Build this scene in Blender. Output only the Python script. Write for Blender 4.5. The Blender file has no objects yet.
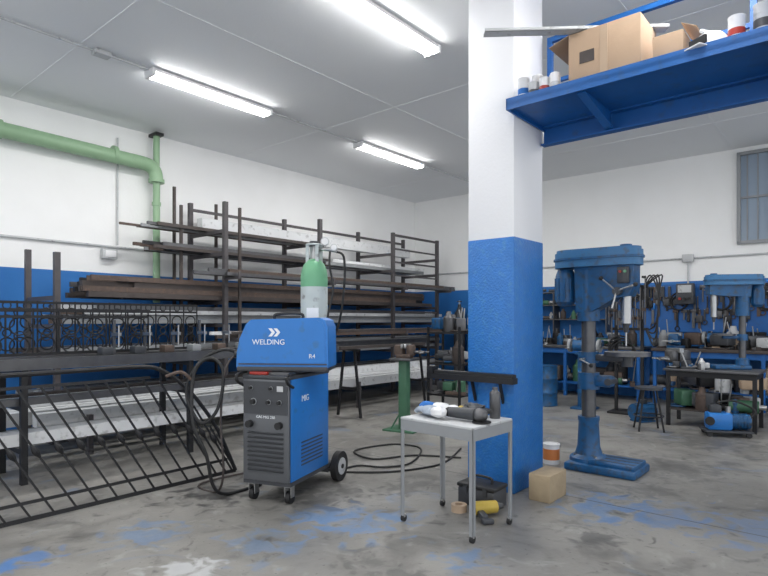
import bpy, bmesh, math, random
from mathutils import Matrix, Vector, noise
random.seed(7)
R=math.radians
sc=bpy.context.scene
ROOM=Matrix.Translation((0.72,13.2,0))@Matrix.Rotation(R(-40.4),4,'Z')   # room axes: x = along back wall, -y = along left wall
def RM(u,t,z=0): return ROOM@Vector((u,-t,z))

# ---------------------------------------------------------------- materials
def mat(name,c,rough=.5,metal=0,var=.12,scale=6,bump=.0,emis=None,es=0,bscale=40,dirt=None,dirt_amt=.0):
    m=bpy.data.materials.new(name); m.use_nodes=True
    nt=m.node_tree; n=nt.nodes; l=nt.links; p=n['Principled BSDF']
    p.inputs['Roughness'].default_value=rough; p.inputs['Metallic'].default_value=metal
    tc=n.new('ShaderNodeTexCoord'); no=n.new('ShaderNodeTexNoise'); no.inputs['Scale'].default_value=scale
    no.inputs['Detail'].default_value=5; l.new(tc.outputs['Object'],no.inputs['Vector'])
    mx=n.new('ShaderNodeMix'); mx.data_type='RGBA'
    mx.inputs['A'].default_value=(*[max(0,x*(1-var)) for x in c],1); mx.inputs['B'].default_value=(*[min(1,x*(1+var)) for x in c],1)
    l.new(no.outputs['Fac'],mx.inputs['Factor']); out=mx.outputs['Result']
    if dirt:
        n2=n.new('ShaderNodeTexNoise'); n2.inputs['Scale'].default_value=scale*2.3; n2.inputs['Detail'].default_value=8
        l.new(tc.outputs['Object'],n2.inputs['Vector'])
        cr=n.new('ShaderNodeValToRGB'); cr.color_ramp.elements[0].position=.62-dirt_amt*.3; cr.color_ramp.elements[1].position=.72
        l.new(n2.outputs['Fac'],cr.inputs['Fac'])
        m2=n.new('ShaderNodeMix'); m2.data_type='RGBA'; m2.inputs['B'].default_value=(*dirt,1)
        l.new(cr.outputs['Color'],m2.inputs['Factor']); l.new(out,m2.inputs['A']); out=m2.outputs['Result']
    l.new(out,p.inputs['Base Color'])
    if bump:
        nb=n.new('ShaderNodeTexNoise'); nb.inputs['Scale'].default_value=bscale; nb.inputs['Detail'].default_value=4
        l.new(tc.outputs['Object'],nb.inputs['Vector'])
        bp=n.new('ShaderNodeBump'); bp.inputs['Strength'].default_value=bump; bp.inputs['Distance'].default_value=.01
        l.new(nb.outputs['Fac'],bp.inputs['Height']); l.new(bp.outputs['Normal'],p.inputs['Normal'])
    if emis:
        p.inputs['Emission Color'].default_value=(*emis,1); p.inputs['Emission Strength'].default_value=es
    return m
M_white=mat('white_plaster',(.85,.85,.87),.7,var=.03,scale=2,bump=.15)
M_ceil=mat('ceiling_panel',(.84,.855,.87),.75,var=.03,scale=.6,bump=.1)
M_pblue=mat('pillar_blue_paint',(.015,.15,.47),.38,var=.2,scale=9,bump=.6,bscale=60,dirt=(.04,.19,.45),dirt_amt=.3)
M_steelblue=mat('blue_steel_paint',(.008,.105,.36),.42,var=.15,dirt=(.02,.09,.25),dirt_amt=.2)
M_mblue=mat('machine_blue',(.009,.085,.22),.42,var=.3,scale=8,dirt=(.035,.05,.075),dirt_amt=.4)
M_mblue2=mat('machine_light_blue',(.035,.15,.32),.42,var=.15,dirt=(.05,.09,.15),dirt_amt=.2)
M_wblue=mat('welder_blue',(.018,.17,.52),.35,var=.08,dirt=(.03,.15,.38),dirt_amt=.1)
M_dark=mat('dark_grey_panel',(.045,.048,.055),.45,var=.2)
M_grey=mat('grey_paint',(.27,.28,.29),.45,var=.12)
M_lgrey=mat('light_grey',(.50,.51,.52),.5,var=.08,dirt=(.25,.25,.25),dirt_amt=.1)
M_lou=mat('louver_grey',(.12,.125,.135),.4,metal=.3,var=.15)
M_black=mat('black_rubber',(.012,.012,.013),.55,var=.3)
M_iron=mat('black_iron',(.018,.018,.02),.5,metal=.3,var=.3)
M_steel=mat('bare_steel',(.42,.42,.42),.35,metal=.9,var=.15,scale=12)
M_gunmetal=mat('gun_metal',(.12,.12,.125),.4,metal=.7,var=.3,scale=12)
M_rack=mat('rack_steel',(.085,.078,.082),.55,metal=.3,var=.3,scale=8)
M_rust=mat('rusty_steel',(.10,.072,.06),.7,metal=.2,var=.4,scale=14,dirt=(.15,.095,.065),dirt_amt=.2)
M_brown=mat('mill_scale_steel',(.075,.062,.058),.6,metal=.3,var=.3,scale=10)
M_wsteel=mat('white_primed_steel',(.66,.67,.68),.5,var=.08,dirt=(.4,.4,.4),dirt_amt=.2)
M_green=mat('pipe_green',(.27,.42,.26),.45,var=.1)
M_dgreen=mat('dark_green',(.05,.14,.08),.5,var=.2)
M_cylg=mat('cylinder_green',(.14,.38,.21),.4,var=.08)
M_cylw=mat('cylinder_grey',(.45,.50,.50),.45,var=.12,dirt=(.2,.2,.2),dirt_amt=.1)
M_card=mat('cardboard',(.44,.31,.21),.85,var=.1,bump=.1)
M_wood=mat('wood_block',(.36,.28,.18),.8,var=.2,scale=14,bump=.3)
M_red=mat('red_paint',(.35,.03,.02),.4)
M_yel=mat('yellow_paint',(.50,.36,.06),.4)
M_or=mat('orange_paint',(.6,.2,.06),.4)
M_wp=mat('white_plastic',(.75,.75,.76),.35,var=.04)
M_beige=mat('beige_tape',(.45,.33,.23),.6)
M_logo=mat('white_print',(.8,.82,.85),.5,var=.02)
M_tube=mat('tube_glow',(.9,.9,.9),.4,emis=(1,.99,.97),es=26)
M_cloth=mat('work_cloth',(.35,.40,.47),.9,var=.3,scale=20,bump=.4)
M_bcl=mat('blue_cloth',(.03,.15,.45),.9,var=.2,bump=.4)
M_glass=mat('window_glass',(.30,.37,.46),.15,var=.12,scale=2)

def wall_mat():
    m=bpy.data.materials.new('painted_wall'); m.use_nodes=True; nt=m.node_tree; n=nt.nodes; l=nt.links; p=n['Principled BSDF']
    tc=n.new('ShaderNodeTexCoord'); sx=n.new('ShaderNodeSeparateXYZ'); l.new(tc.outputs['Object'],sx.inputs[0])
    gt=n.new('ShaderNodeMath'); gt.operation='GREATER_THAN'; gt.inputs[1].default_value=2.0; l.new(sx.outputs['Z'],gt.inputs[0])
    no=n.new('ShaderNodeTexNoise'); no.inputs['Scale'].default_value=1.7; no.inputs['Detail'].default_value=9; l.new(tc.outputs['Object'],no.inputs['Vector'])
    def mx(a,b,f):
        x=n.new('ShaderNodeMix'); x.data_type='RGBA'
        for k,v in (('A',a),('B',b)):
            if isinstance(v,tuple): x.inputs[k].default_value=(*v,1)
            else: l.new(v,x.inputs[k])
        l.new(f,x.inputs['Factor']); return x.outputs['Result']
    w=mx((.83,.83,.82),(.92,.92,.92),no.outputs['Fac']); b=mx((.012,.12,.40),(.025,.19,.52),no.outputs['Fac'])
    l.new(mx(b,w,gt.outputs[0]),p.inputs['Base Color']); p.inputs['Roughness'].default_value=.6
    nb=n.new('ShaderNodeTexNoise'); nb.inputs['Scale'].default_value=30; l.new(tc.outputs['Object'],nb.inputs['Vector'])
    bp=n.new('ShaderNodeBump'); bp.inputs['Strength'].default_value=.15; bp.inputs['Distance'].default_value=.01
    l.new(nb.outputs['Fac'],bp.inputs['Height']); l.new(bp.outputs['Normal'],p.inputs['Normal'])
    return m
M_wall=wall_mat()

def floor_mat():
    m=bpy.data.materials.new('worn_concrete'); m.use_nodes=True; nt=m.node_tree; n=nt.nodes; l=nt.links; p=n['Principled BSDF']
    tc=n.new('ShaderNodeTexCoord'); V=tc.outputs['Object']
    def noi(s,d=8,dist=0):
        x=n.new('ShaderNodeTexNoise'); x.inputs['Scale'].default_value=s; x.inputs['Detail'].default_value=d; x.inputs['Distortion'].default_value=dist; l.new(V,x.inputs['Vector']); return x.outputs['Fac']
    def ramp(f,a,b):
        x=n.new('ShaderNodeMapRange'); x.interpolation_type='SMOOTHSTEP'; x.inputs[1].default_value=a; x.inputs[2].default_value=b; l.new(f,x.inputs[0]); return x.outputs[0]
    def mx(a,b,f):
        x=n.new('ShaderNodeMix'); x.data_type='RGBA'
        for k,v in (('A',a),('B',b)):
            if isinstance(v,tuple): x.inputs[k].default_value=(*v,1)
            else: l.new(v,x.inputs[k])
        l.new(f,x.inputs['Factor']); return x.outputs['Result']
    def mth(op,a,b):
        x=n.new('ShaderNodeMath'); x.operation=op
        for i,v in enumerate((a,b)):
            if isinstance(v,(int,float)): x.inputs[i].default_value=v
            else: l.new(v,x.inputs[i])
        return x.outputs[0]
    c=mx((.175,.168,.155),(.275,.265,.245),ramp(noi(.9),.3,.7))
    c=mx(c,(.10,.097,.092),mth('MULTIPLY',ramp(noi(2.4,12,.8),.48,.72),.8))
    c=mx(c,(.37,.37,.35),mth('MULTIPLY',ramp(noi(4,12,1.2),.58,.75),.5))
    c=mx(c,(.06,.06,.06),mth('MULTIPLY',ramp(noi(7,12,.8),.58,.74),.7))
    c=mx(c,(.05,.05,.05),mth('MULTIPLY',ramp(noi(32,6,.2),.64,.72),.5))
    c=mx(c,(.13,.21,.34),mth('MULTIPLY',ramp(noi(1.9,12,1.0),.60,.70),.45))
    nz=noi(7,12,.6)
    def patch(c,x,y,r,col,amt):
        d=n.new('ShaderNodeVectorMath'); d.operation='DISTANCE'; d.inputs[1].default_value=(x,y,0); l.new(V,d.inputs[0])
        f=mth('ADD',mth('DIVIDE',d.outputs['Value'],r),mth('MULTIPLY',mth('SUBTRACT',nz,.5),5.5))
        x_=n.new('ShaderNodeMapRange'); x_.inputs[1].default_value=1.1; x_.inputs[2].default_value=.4; l.new(f,x_.inputs[0])
        return mx(c,col,mth('MULTIPLY',x_.outputs[0],amt))
    PB=(.11,.21,.38)
    for x,y,r,col,a in [(-.19,3.78,.28,PB,.75),(-.45,3.9,.2,PB,.6),(-1.98,3.2,.13,(.08,.19,.42),.75),(-2.1,3.05,.11,(.08,.19,.42),.75),(1.6,4.05,.3,PB,.7),
                        (-1.3,4.4,.3,(.04,.04,.04),.85),(-1.06,3.05,.16,(.50,.51,.52),.7),(1.9,3.9,.3,(.10,.19,.36),.55),(.5,3.2,.15,PB,.65),(-.6,5.6,.5,(.08,.08,.08),.5),
                        (2.4,3.6,.3,(.10,.19,.36),.5),(-1.5,3.6,.2,(.12,.22,.38),.55),(.1,3.0,.12,(.07,.07,.07),.6),(2.6,5.2,.4,(.08,.08,.08),.5),(1.3,3.5,.16,(.06,.06,.06),.6),(-.7,3.4,.2,(.12,.22,.38),.45),(.15,3.9,.15,PB,.5),(0.2,4.6,.22,(.06,.06,.06),.6),
                        (-.5,4.3,.3,(.05,.05,.05),.6),(3.6,6.4,.5,(.07,.07,.07),.6),(2.1,4.5,.2,(.07,.07,.07),.5),(-.1,3.2,.14,(.05,.05,.05),.5)]:
        c=patch(c,x,y,r,col,a)
    sx=n.new('ShaderNodeSeparateXYZ'); l.new(V,sx.inputs[0])
    tt=mth('ADD',mth('ADD',mth('MULTIPLY',sx.outputs['X'],-.648),mth('MULTIPLY',sx.outputs['Y'],-.762)),.648*.72+.762*13.2)
    for v,o in ((tt,6.3),(tt,1.8)):
        a=mth('ABSOLUTE',mth('SUBTRACT',v,o),0)
        f=mth('MULTIPLY',mth('LESS_THAN',a,.009),.65); c=mx(c,(.05,.05,.05),f)
    l.new(c,p.inputs['Base Color'])
    rr=n.new('ShaderNodeMapRange'); rr.inputs[3].default_value=.26; rr.inputs[4].default_value=.6; l.new(noi(2.2),rr.inputs[0]); l.new(rr.outputs[0],p.inputs['Roughness'])
    bp=n.new('ShaderNodeBump'); bp.inputs['Strength'].default_value=.2; bp.inputs['Distance'].default_value=.01; l.new(noi(25),bp.inputs['Height']); l.new(bp.outputs['Normal'],p.inputs['Normal'])
    return m
M_floor=floor_mat()

# ---------------------------------------------------------------- mesh builder
class B:
    def __init__(s,name,M=None): s.n=name; s.bm=bmesh.new(); s.mats=[]; s.M=M or Matrix()
    def mi(s,m):
        if m not in s.mats: s.mats.append(m)
        return s.mats.index(m)
    def raw(s,vs,fs,m,M=Matrix()):
        T=s.M@M; k=s.mi(m); nv=[s.bm.verts.new(T@Vector(v)) for v in vs]
        for f in fs:
            try: fa=s.bm.faces.new([nv[i] for i in f])
            except ValueError: continue
            fa.material_index=k; fa.smooth=True
    def box(s,size,loc,m,rot=(0,0,0),bev=0,seg=2):
        M=Matrix.Translation(loc)@(Matrix.Rotation(rot[2],4,'Z')@Matrix.Rotation(rot[1],4,'Y')@Matrix.Rotation(rot[0],4,'X'))
        x,y,z=[v/2 for v in size]
        if bev<=0:
            vs=[(a*x,b*y,c*z) for a in(-1,1) for b in(-1,1) for c in(-1,1)]
            fs=[(0,1,3,2),(4,6,7,5),(0,4,5,1),(2,3,7,6),(0,2,6,4),(1,5,7,3)]
            s.raw(vs,fs,m,M); return
        t=bmesh.new(); bmesh.ops.create_cube(t,size=1); bmesh.ops.scale(t,vec=size,verts=t.verts)
        bmesh.ops.bevel(t,geom=list(t.edges),offset=bev,segments=seg,profile=.5,affect='EDGES')
        t.verts.ensure_lookup_table(); t.verts.index_update()
        s.raw([v.co.copy() for v in t.verts],[[v.index for v in f.verts] for f in t.faces],m,M); t.free()
    def bx(s,x0,x1,y0,y1,z0,z1,m,bev=0): s.box((x1-x0,y1-y0,z1-z0),((x0+x1)/2,(y0+y1)/2,(z0+z1)/2),m,bev=bev)
    def _fr(s,p1,p2):
        p1=Vector(p1);p2=Vector(p2); d=p2-p1; L=d.length; q=d.to_track_quat('Z','Y' if abs(d.normalized().z)<.9 else 'X'); return Matrix.Translation(p1)@q.to_matrix().to_4x4(),L
    def cyl(s,p1,p2,r,m,r2=None,seg=20):
        M,L=s._fr(p1,p2); r2=r if r2 is None else r2
        s.lathe([(0,0),(r,0),(r2,L),(0,L)],m,M,seg)
    def lathe(s,prof,m,M=Matrix(),seg=24,arc=None):
        vs=[];idx=[]
        for r,z in prof:
            if r<=1e-6: idx.append([len(vs)]*seg); vs.append((0,0,z))
            else:
                idx.append(list(range(len(vs),len(vs)+seg))); vs+= [(r*math.cos(2*math.pi*i/seg),r*math.sin(2*math.pi*i/seg),z) for i in range(seg)]
        fs=[]
        for a,b in zip(idx,idx[1:]):
            for i in range(seg):
                j=(i+1)%seg; f=[a[i],a[j],b[j],b[i]]; g=[]
                for v in f:
                    if v not in g: g.append(v)
                if len(g)>2: fs.append(g)
        s.raw(vs,fs,m,M)
    def bar(s,p1,p2,w,h,m):
        M,L=s._fr(p1,p2); vs=[(a*w/2,b*h/2,c) for a in(-1,1) for b in(-1,1) for c in(0,L)]
        s.raw(vs,[(0,1,3,2),(4,6,7,5),(0,4,5,1),(2,3,7,6),(0,2,6,4),(1,5,7,3)],m,M)
    def tube(s,pts,r,m,seg=8,sub=6,closed=False):
        P=[Vector(p) for p in pts]
        if sub>1:
            Q=[];n=len(P)
            rng=range(n) if closed else range(n-1)
            for i in rng:
                g=lambda k:(P[k%n] if closed else P[max(0,min(n-1,k))])
                a,b,c,d=g(i-1),g(i),g(i+1),g(i+2)
                for j in range(sub):
                    t=j/sub; Q.append(.5*((2*b)+(c-a)*t+(2*a-5*b+4*c-d)*t*t+(3*b-a-3*c+d)*t**3))
            if not closed: Q.append(P[-1])
            P=Q
        n=len(P); vs=[];nr=None
        for i,p in enumerate(P):
            d=((P[(i+1)%n]-P[i-1]) if closed else (P[min(i+1,n-1)]-P[max(i-1,0)])).normalized()
            if nr is None: nr=d.orthogonal().normalized()
            nr=(nr-d*nr.dot(d)); nr=nr.normalized() if nr.length>1e-6 else d.orthogonal().normalized()
            bn=d.cross(nr)
            vs+=[p+r*(math.cos(2*math.pi*k/seg)*nr+math.sin(2*math.pi*k/seg)*bn) for k in range(seg)]
        fs=[]
        for i in range(n if closed else n-1):
            a=i*seg;b=((i+1)%n)*seg
            fs+=[(a+k,a+(k+1)%seg,b+(k+1)%seg,b+k) for k in range(seg)]
        if not closed: fs+=[tuple(range(seg)),tuple(range((n-1)*seg,n*seg))]
        s.raw(vs,fs,m)
    def prism(s,out,y0,y1,m,M=Matrix()):
        n=len(out); vs=[(x,y0,z) for x,z in out]+[(x,y1,z) for x,z in out]
        fs=[tuple(range(n)),tuple(range(2*n-1,n-1,-1))]+[(i,(i+1)%n,n+(i+1)%n,n+i) for i in range(n)]
        s.raw(vs,fs,m,M)
    def prismz(s,out,z0,z1,m,M=Matrix()):
        n=len(out); vs=[(x,y,z0) for x,y in out]+[(x,y,z1) for x,y in out]
        fs=[tuple(range(n)),tuple(range(2*n-1,n-1,-1))]+[(i,(i+1)%n,n+(i+1)%n,n+i) for i in range(n)]
        s.raw(vs,fs,m,M)
    def ball(s,c,rad,m,seg=20,bump=0,rings=12):
        if isinstance(rad,(int,float)): rad=(rad,)*3
        vs=[];idx=[]
        for i in range(rings+1):
            th=math.pi*i/rings
            if i in(0,rings): idx.append([len(vs)]*seg); vs.append(Vector((0,0,math.cos(th))))
            else:
                idx.append(list(range(len(vs),len(vs)+seg))); vs+=[Vector((math.sin(th)*math.cos(2*math.pi*k/seg),math.sin(th)*math.sin(2*math.pi*k/seg),math.cos(th))) for k in range(seg)]
        if bump: vs=[v*(1+bump*noise.noise(v*2.3+Vector(c)*7)) for v in vs]
        fs=[]
        for a,b in zip(idx,idx[1:]):
            for i in range(seg):
                j=(i+1)%seg; g=[]
                for v in (a[i],a[j],b[j],b[i]):
                    if v not in g: g.append(v)
                if len(g)>2: fs.append(g)
        s.raw([Vector((v.x*rad[0],v.y*rad[1],v.z*rad[2]))+Vector(c) for v in vs],fs,m)
    def torus(s,c,Rr,r,m,axis='Z',seg=28,ts=8,arc=1.0):
        pts=[]
        k=int(seg*arc)+ (0 if arc>=1 else 1)
        for i in range(k):
            a=2*math.pi*i/seg; x,y=Rr*math.cos(a),Rr*math.sin(a)
            q={'Z':(x,y,0),'X':(0,x,y),'Y':(x,0,y)}[axis]; pts.append((c[0]+q[0],c[1]+q[1],c[2]+q[2]))
        s.tube(pts,r,m,ts,1,closed=arc>=1)
    def text(s,body,size,m,M):
        cu=bpy.data.curves.new('t','FONT'); cu.body=body; cu.size=size; cu.extrude=.0015; cu.align_x='CENTER'
        ob=bpy.data.objects.new('t',cu); sc.collection.objects.link(ob)
        me=bpy.data.meshes.new_from_object(ob.evaluated_get(bpy.context.evaluated_depsgraph_get()))
        s.raw([v.co.copy() for v in me.vertices],[list(p.vertices) for p in me.polygons],m,M)
        bpy.data.objects.remove(ob); bpy.data.curves.remove(cu); bpy.data.meshes.remove(me)
    def done(s,recenter=True,ang=32,parent=None):
        bmesh.ops.recalc_face_normals(s.bm,faces=s.bm.faces)
        me=bpy.data.meshes.new(s.n)
        c=Vector((0,0,0))
        if recenter:
            xs=[v.co for v in s.bm.verts]
            c=Vector(((min(v.x for v in xs)+max(v.x for v in xs))/2,(min(v.y for v in xs)+max(v.y for v in xs))/2,min(v.z for v in xs)))
            bmesh.ops.translate(s.bm,vec=-c,verts=s.bm.verts)
        s.bm.to_mesh(me); s.bm.free()
        for m in s.mats: me.materials.append(m)
        me.set_sharp_from_angle(angle=R(ang))
        ob=bpy.data.objects.new(s.n,me); ob.location=c; sc.collection.objects.link(ob)
        if parent: ob.parent=parent; ob.location=c-parent.location
        return ob
def at(x,y,z=0,rz=0): return Matrix.Translation((x,y,z))@Matrix.Rotation(R(rz),4,'Z')
X90=Matrix.Rotation(R(90),4,'X')

# ---------------------------------------------------------------- room shell
CE=4.08
b=B('floor'); v=[RM(-.2,-.2),RM(13,-.2),RM(13,15),RM(-.2,15)]
b.raw([(p.x,p.y,0) for p in v]+[(p.x,p.y,-.1) for p in v],[(0,1,2,3),(4,5,6,7),(0,1,5,4),(1,2,6,5),(2,3,7,6),(3,0,4,7)],M_floor); b.done(False)
b=B('ceiling',ROOM); b.bx(-.2,13,-15,.2,CE,CE+.12,M_ceil); b.done(False)
b=B('wall_left',ROOM); b.bx(-.2,0,-15,.2,0,CE,M_wall); b.done(False)
b=B('wall_back',ROOM); b.bx(0,13,0,.2,0,CE,M_wall); b.done(False)
b=B('trim_ceiling_battens',ROOM)
for t in (1.6,4.9,8.2,11.5): b.bx(0,13,-t-.008,-t+.008,CE-.004,CE,M_ceil)
for u in (3.4,6.4,9.0): b.bx(u-.008,u+.008,-15,0,CE-.003,CE,M_ceil)
b.done()
b=B('pillar',ROOM)
b.bx(5.52,5.94,-6.54,-6.02,0,2.0,M_pblue,bev=.012); b.bx(5.524,5.936,-6.536,-6.024,1.99,CE,M_white,bev=.01); b.done()

b=B('window_1',ROOM)
u0,u1,z0,z1=6.45,8.4,2.55,4.0
b.bx(u0,u1,-.02,-.005,z0,z1,M_glass)
for a,c_ in ((u0,u0+.05),(u1-.05,u1)): b.bx(a,c_,-.07,-.002,z0,z1,M_grey)
b.bx(u0,u1,-.07,-.002,z0,z0+.05,M_grey); b.bx(u0,u1,-.07,-.002,z1-.05,z1,M_grey)
for i in range(1,14): b.bx(u0+i*.139-.008,u0+i*.139+.008,-.05,-.015,z0,z1,M_grey)
for zz in (3.28,): b.bx(u0,u1,-.055,-.015,zz-.015,zz+.015,M_grey)
b.done()

# ---------------------------------------------------------------- lamps
for u in (2.1,4.72,7.3):
    for t in (3.4,6.7,10.0):  # fixtures out of view, behind and beside the camera, are added to light the room
        b=B('fluorescent_ceiling_lamp',ROOM)
        b.box((.17,1.56,.04),(u,-t,CE-.03),M_wp,bev=.012)
        for s_ in(-1,1): b.box((.19,.04,.085),(u,-t+s_*.79,CE-.055),M_wp,bev=.01)
        for dx in(-.045,.045): b.cyl((u+dx,-t-.77,CE-.075),(u+dx,-t+.77,CE-.075),.02,M_tube,seg=12)
        b.done()
        ld=bpy.data.lights.new('lamp_light','AREA'); ld.shape='RECTANGLE'; ld.size=.2; ld.size_y=1.5; ld.energy=24; ld.color=(1,.99,.97)
        lo=bpy.data.objects.new('lamp_light',ld); lo.matrix_world=ROOM@Matrix.Translation((u,-t,CE-.11)); sc.collection.objects.link(lo)
b=B('ceiling_conduit',ROOM)
b.cyl((2.1,-9.2,CE-.02),(2.1,-7.5,CE-.02),.012,M_lgrey,seg=8); b.cyl((2.1,-5.9,CE-.02),(2.1,-4.2,CE-.02),.012,M_lgrey,seg=8)
b.cyl((2.1,-2.6,CE-.02),(2.1,-.03,CE-.02),.012,M_lgrey,seg=8); b.box((.12,.16,.05),(2.1,-8.0,CE-.028),M_lgrey,bev=.01); b.done()

# ---------------------------------------------------------------- wall services
b=B('green_exhaust_pipe',ROOM)
b.tube([(.2,-13.5,3.62),(.2,-9.5,3.62),(.2,-6.75,3.58)],.095,M_green,20,6)
b.tube([(.2,-6.8,3.58),(.2,-6.56,3.57),(.2,-6.45,3.50),(.2,-6.42,3.36)],.095,M_green,20,6)
for t in (7.05,8.4,10): b.cyl((.2,-t,3.61-.0),(.2,-t+.05,3.61),.115,M_green,seg=20)
b.cyl((.2,-6.42,3.38),(.2,-6.42,3.33),.11,M_green); b.cyl((.2,-6.42,3.34),(.2,-6.42,1.6),.05,M_green,seg=16)
for z in (3.0,2.4): b.cyl((.2,-6.42,z),(.2,-6.42,z+.05),.062,M_green,seg=16)
b.cyl((.2,-6.42,3.52),(.2,-6.42,CE-.03),.045,M_green,seg=16); b.bx(.08,.3,-6.48,-6.36,4.0,4.04,M_iron)
for t in (7.3,9.5): b.bx(.0,.2,-t-.02,-t+.02,3.6,3.64,M_iron)
b.done()
b=B('wall_conduit',ROOM)
b.cyl((.03,-13,2.40),(.03,-5.6,2.36),.016,M_lgrey,seg=8); b.cyl((.03,-6.9,2.4),(.03,-6.9,3.9),.012,M_lgrey,seg=8)
b.cyl((.03,-5.6,2.36),(.03,-.05,2.36),.014,M_lgrey,seg=8); b.done()
b=B('wall_conduit',ROOM)
b.cyl((.05,-.03,2.38),(12,-.03,2.38),.014,M_lgrey,seg=8); b.box((.17,.07,.13),(5.75,-.05,2.38),M_lgrey,bev=.01)
b.cyl((5.75,-.03,2.3),(5.75,-.03,1.96),.014,M_lgrey,seg=8); b.done()
b=B('wall_junction_box',ROOM); b.box((.09,.20,.14),(.06,-7.03,2.26),M_lgrey,bev=.01); b.box((.02,.14,.09),(.11,-7.03,2.26),M_wp,bev=.005); b.done()

# ---------------------------------------------------------------- storage rack
TP=[.82,2.26,4.14,5.94]
LV=[.30,.80,1.30,1.62,2.30,2.62]
b=B('steel_storage_rack',ROOM)
for t in TP+[8.1]:
    H=3.0 if t<7 else 2.1
    b.bx(1.17,1.23,-t-.03,-t+.03,0,H,M_rack); b.bx(.27,.33,-t-.03,-t+.03,0,H+.1,M_rack)
    b.bx(1.1,1.3,-t-.09,-t+.09,0,.012,M_rack); b.bx(.2,.4,-t-.09,-t+.09,0,.012,M_rack)
    for z in LV:
        if z<H: b.bx(.33,1.17,-t-.02,-t+.02,z-.05,z,M_rack)
    b.bx(1.23,2.1,-t-.025,-t+.025,.26,.31,M_rack); b.bx(2.04,2.09,-t-.025,-t+.025,0,.40,M_rack); b.bx(2.00,2.04,-t-.025,-t+.025,.26,.31,M_rack)
    for z in (1.1,1.95):
        if t<7: b.bx(1.23,1.55,-t-.02,-t+.02,z-.04,z,M_rack); b.bx(1.53,1.55,-t-.02,-t+.02,z,z+.06,M_rack)
for z in (2.98,):
    b.bx(1.18,1.22,-2.26,-.82,z-.04,z,M_rack); b.bx(.28,.32,-5.94,-.82,z,z+.04,M_rack)
for z in (.6,1.0,1.5,2.2,2.45,2.7): b.bx(1.185,1.215,-2.23,-.85,z-.015,z+.015,M_rack)
for t,u,z in ((5.5,.3,3.15),(5.7,1.2,2.95),(6.35,.75,2.95),(6.2,.3,3.3)): b.bx(u-.018,u+.018,-t-.018,-t+.018,0,z,M_brown)
rack=b.done()
b=B('steel_bar_stock',ROOM)
pal=[M_brown,M_brown,M_rust,M_gunmetal,M_iron,M_grey,M_gunmetal]
def stock(z,t0,t1,n,layers=1,us=(.4,1.1),mats=pal,w=(.025,.06),jit=.5):
    zz=z
    for k in range(layers):
        u=us[0]
        for i in range(n):
            ww=random.uniform(*w); hh=random.uniform(w[0],w[1])
            if u+ww>us[1]: break
            a=t0+random.uniform(-jit,jit*.4); c_=t1+random.uniform(-jit*.4,jit)
            b.bx(u,u+ww,-c_,-a,zz,zz+(hh if layers==1 else w[1]*.9),random.choice(mats)); u+=ww+random.uniform(.0,.05)
        zz+=w[1]*.95
stock(.305,.9,7.8,10,4,(.36,1.14),mats=[M_grey,M_brown,M_lgrey,M_gunmetal]); stock(.805,.9,7.9,10,4,(.36,1.14),mats=[M_grey,M_gunmetal,M_lgrey,M_brown]); stock(1.305,.9,7.6,10,4,(.38,1.12),mats=[M_lgrey,M_gunmetal,M_grey,M_rust])
stock(1.625,1.2,7.3,12,4,(.38,1.13),w=(.03,.07),mats=[M_brown,M_rust,M_brown,M_iron,M_gunmetal]); stock(2.305,4.0,6.5,9,2,(.38,1.12),w=(.025,.05)); stock(2.625,4.0,6.6,8,1,(.38,1.12),w=(.025,.05))
stock(2.305,1.0,3.6,9,2,(.4,1.1),jit=.2,mats=[M_brown,M_wsteel,M_grey,M_rust])
stock(1.102,.9,5.9,4,2,(1.27,1.5),mats=[M_rust,M_wsteel,M_brown,M_iron],w=(.03,.05)); stock(1.952,.9,6.1,4,2,(1.27,1.5),mats=[M_brown,M_rust,M_gunmetal],w=(.03,.05))
b.done(parent=rack)
b=B('white_steel_profiles',ROOM)
b.bx(.42,.56,-5.9,-.9,2.68,2.86,M_wsteel)
for i,(u,z) in enumerate(((1.30,.315),(1.46,.315),(1.62,.315),(1.86,.315))): b.bx(u,u+.12,-9.6+i*.35,-1.2-i*.2,z,z+.13,M_wsteel)
b.bx(1.34,1.46,-8.6,-1.5,.45,.56,M_wsteel)
b.done(parent=rack)

b=B('trestle_workbench',ROOM)
for t in (5.9,7.4,8.9,10.4):
    for u in(2.2,2.75):
        b.bx(u-.025,u+.025,-t-.025,-t+.025,0,.94,M_iron)
    b.bx(2.2,2.75,-t-.025,-t+.025,.25,.29,M_iron); b.bx(2.2,2.75,-t-.02,-t+.02,.60,.64,M_iron); b.bx(2.2,2.75,-t-.02,-t+.02,.89,.94,M_iron)
b.bx(2.15,2.28,-10.7,-5.6,.94,1.02,M_brown); b.bx(2.42,2.52,-10.9,-5.2,.94,1.03,M_gunmetal); b.bx(2.68,2.75,-10.7,-5.5,.94,1.0,M_dgreen)
b.bx(2.30,2.38,-10.7,-5.9,.94,1.0,M_dgreen); b.bx(2.55,2.64,-10.7,-5.7,.94,.99,M_brown); b.bx(2.76,2.80,-10.5,-5.3,.94,1.03,M_gunmetal)
b.bx(2.25,2.35,-10.7,-5.5,.29,.37,M_wsteel); b.bx(2.45,2.6,-10.7,-5.6,.29,.39,M_wsteel)
b.bx(2.3,2.38,-10.7,-5.5,.64,.70,M_brown); b.bx(2.5,2.58,-10.7,-5.6,.64,.69,M_wsteel); b.bx(2.64,2.7,-10.7,-5.6,.64,.70,M_gunmetal)
tb=b.done()
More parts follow.
